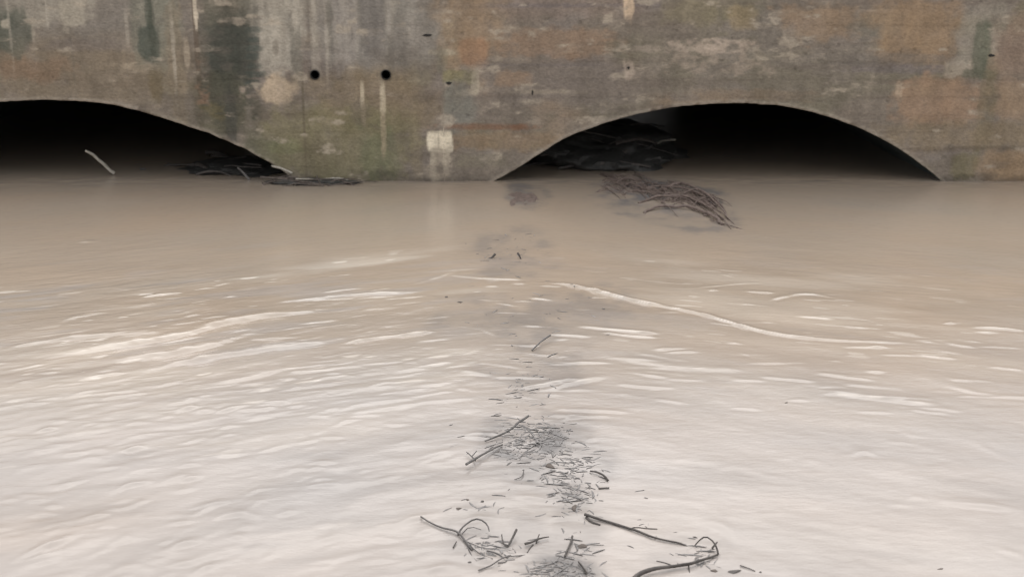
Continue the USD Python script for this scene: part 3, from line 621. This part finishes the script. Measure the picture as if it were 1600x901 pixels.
# litter too small to count
def flakes(spots, seed, size=(.007, .022)):
    r = np.random.default_rng(seed); V, F_ = [], []
    for (u0, v0, u1, v1, n, ang) in spots:
        n = int(n * 1.7)
        for _ in range(n):
            while True:
                a, b_ = r.normal(0, .48, 2)
                if a * a + b_ * b_ < 1.6: break
            u, v = (u0 + u1) / 2 + a * (u1 - u0) / 2, (v0 + v1) / 2 + b_ * (v1 - v0) / 2
            p = on_water(u, v); l = r.uniform(*size) * (1 if r.random() < .45 else r.uniform(1.6, 3.2)); wd = min(l * r.uniform(.06, .3), r.uniform(.0022, .0055)); th = ang + r.normal(0, .9)
            c, s = math.cos(th), math.sin(th); z = wz(p[0], p[1]) + r.uniform(-.0045, .0035)
            q = np.array([(-l, 0, 0), (-.3 * l, -wd + .12 * l, .2 * wd), (.5 * l, -wd * .8 + .08 * l, r.uniform(0, .5) * wd), (l, -.1 * l, r.uniform(-.2, .5) * wd + r.normal(0, .05) * l), (.3 * l, wd + .12 * l, 0), (-.5 * l, wd * .7 + .08 * l, .3 * wd)])
            q = np.stack([q[:, 0] * c - q[:, 1] * s + p[0], q[:, 0] * s + q[:, 1] * c + p[1], q[:, 2] + z], 1)
            q2 = q - [0, 0, .003]; o = sum(map(len, V)); V += [q, q2]
            F_ += [[o, o+1, o+2], [o, o+2, o+3], [o, o+3, o+4], [o, o+4, o+5]] + [[o+6, o+8, o+7], [o+6, o+9, o+8], [o+6, o+10, o+9], [o+6, o+11, o+10]]
            for i in range(6): j = (i + 1) % 6; F_ += [[o+i, o+6+j, o+j], [o+i, o+6+i, o+6+j]]
    return trimesh.Trimesh(np.concatenate(V), np.array(F_), process=False)
lt = flakes([(765, 662, 880, 725, 250, .4), (800, 645, 890, 710, 120, -.8), (835, 695, 945, 760, 130, -.3), (865, 735, 930, 810, 100, -1.2), (815, 868, 935, 925, 200, .2), (740, 840, 800, 885, 30, -.4), (690, 775, 780, 810, 10, .4), (1075, 850, 1120, 895, 26, .2), (770, 540, 870, 660, 80, .3), (740, 350, 850, 430, 30, 0), (740, 430, 960, 530, 50, 0), (840, 700, 950, 820, 50, -.6), (690, 660, 760, 720, 8, .4), (860, 820, 940, 890, 26, .1), (715, 830, 830, 890, 40, -.4), (1040, 845, 1140, 895, 24, .2), (780, 720, 860, 790, 12, .4), (960, 760, 1060, 860, 10, 0)], 77)
tag(obj('floating_litter', lt, LITTER, None, smooth=False), 'grey leaf and twig litter strung along the middle of the current', kind='stuff')

def brush(name, label, cat, centre, n, length, rad, spread, mat, seed, lean=0.0, mound=None, pale=0):
    """A jammed heap of brushwood: a silty core and crossing sticks, each stick a part."""
    r = np.random.default_rng(seed); root = thing(name, label, cat, centre)
    if mound is not None:
        m = lump(centre, mound, seed, 4, .4); obj('silt_core', m, SILT, root)
    for i in range(n):
        c = np.array(centre) + r.normal(0, 1, 3) * spread; c[2] = centre[2] + abs(c[2] - centre[2]) * .8
        th = lean + r.normal(0, .5); el = r.normal(.05, .16); l = r.uniform(*length)
        d = np.array([math.cos(th) * math.cos(el), math.sin(th) * math.cos(el), math.sin(el)]); side = np.cross(d, [0, 0, 1]); bend = r.normal(0, .12) * l
        P = [c - d * l / 2, c + side * bend + [0, 0, r.uniform(0, .06)], c + d * l / 2 - [0, 0, .04]]
        obj('stick', tube(P, np.array([1, .85, .5]) * r.uniform(*rad), seed + i, 7, step=.05), WOOD_PALE if i < pale else mat, root)
    return root
# drowned bush in front of the right arch
root = thing('drowned_bush', 'half drowned brown bush in front of the right arch', 'bush', wp(1060, 300))
for i, (tp, a, b_) in enumerate([([(1006, 333, .0), (1012, 330, .03), (1040, 326, .05), (1070, 327, .06), (1100, 335, .06), (1128, 352, .01)], 3.2, 4.0), ([(1000, 318, 0), (1030, 312, .06), (1060, 312, .10), (1095, 322, .08), (1130, 345, .01)], 3.5, 2.0),
      ([(1035, 300, 0), (1060, 294, .12), (1095, 308, .14), (1140, 345, .0)], 4.0, 2.0), ([(985, 300, -.01), (1020, 296, .06), (1070, 302, .10), (1120, 325, .0)], 3, 2), ([(1050, 316, 0), (1085, 305, .12), (1118, 318, .08), (1132, 330, 0)], 3, 1.5),
      ([(960, 296, -.02), (1000, 301, .03), (1040, 306, .05), (1080, 312, .04)], 2.5, 1.6), ([(1100, 338, .03), (1122, 340, .05), (1142, 358, 0)], 2.2, 1.0), ([(1110, 345, .03), (1130, 352, .03), (1160, 358, 0)], 1.6, .8), ([(1090, 318, .06), (1115, 330, .08), (1150, 352, -.01)], 1.8, .8), ([(1010, 331, .02), (1004, 338, -.01)], 1.2, .8)]):
    k = px2m(1060, 320); obj('limb', tube([(q_[0], q_[1], q_[2] * .6) for q_ in line3(tp, .03)], np.linspace(a, b_, len(tp)) * k * .62, 900 + i, 8), BRUSH, root)
rr = np.random.default_rng(5)
for i in range(115):
    u, v = rr.uniform(950, 1120), 0; v = 292 + max(0, u - 985) * .22 + rr.normal(0, 7)
    l = rr.uniform(20, 55); s = .35 + rr.normal(0, .3)
    obj('twig', tube([wp(u - l/2, v - s * l / 2, -.01), wp(u, v - 2, rr.uniform(.005, .07)), wp(u + l/2, v + s * l / 2, .0)], np.array([1.0, .8, .4]) * px2m(1060, 320), 950 + i, 6), BRUSH, root)
p = wp(822, 306)  # low dark lump added in place of a reflection on the water
o = obj('reflection_lump', lump((p[0], p[1] - .1, -.030), (.27, .7, .036), 61, 4, .8), BRUSH, None); tag(o, 'low grey purple lump standing in for a reflection at the left foot of the right arch', 'reflection patch')
# brushwood jammed in the arches
def inside(u, v, back, z=0.0):
    x, _ = on_wall(u, v, WALL_Y + back); return (x, WALL_Y + back, z)
brush('brush_jam', 'dark brushwood jammed inside the left side of the right arch', 'brushwood', inside(925, 215, 2.2), 90, (.5, 1.8), (.008, .03), np.array([.38, .6, .20]), WOOD_DARK, 501, .25, (1.2, 1.4, .5), 9)
brush('brush_jam', 'dark silty brushwood heaped inside the right side of the left arch', 'brushwood', inside(375, 250, 1.1), 16, (.4, 1.3), (.01, .03), np.array([.35, .3, .035]), WOOD_DARK, 511, -.3, (.75, .7, .11), 0)
brush('brush_drift', 'low twiggy drift of silt against the wall between the two arches', 'brushwood', (on_wall(490, 284)[0], WALL_Y - .16, 0), 26, (.3, .9), (.006, .016), np.array([.32, .07, .02]), BROWN, 521, 0.0, (.62, .16, .055), 2)
def wall_stick(name, label, pts, r, mat):
    P = [inside(u, v, b_, z) for u, v, b_, z in pts]
    o = obj(name, tube(P, np.linspace(r, r * .7, len(P)), 601 + len(label)), mat, None); tag(o, label, 'stick')
def deep(u, v, back):
    x, z = on_wall(u, v, WALL_Y + back); return (x, WALL_Y + back, z)
def raised(label, a, b_, back_a, back_b, r, mat, name='stick'):
    A, B = np.array(deep(*a, back_a)), np.array(deep(*b_, back_b))
    o = obj(name, tube([A, (A + B) / 2 + [0, 0, .01], B], [r * .8, r, r * 1.1], int(a[0]), 8), mat, None); tag(o, label, 'stick')
raised('pale bare stick standing out of dark water inside the left arch', (134, 236), (178, 271), .25, .5, .022, WOOD_PALE)
raised('short grey stick leaning at the right foot of the left arch', (371, 262), (392, 283), .12, .1, .014, WOOD_GREY)
raised('pale stick standing in for a gleam at the very corner of the left arch', (424, 259), (456, 270), -.05, -.06, .014, WOOD_PALE)  # gleam at the arch corner, made as a pale stick
p = inside(222, 269, .9); o = obj('bark_piece', trimesh.convex.convex_hull(np.random.default_rng(4).normal(0, 1, (12, 3)) * (.045, .04, .012) + (p[0], p[1], .012)), WOOD_GREY, None); tag(o, 'small grey scrap floating beside the bare stick in the left arch', 'bark')
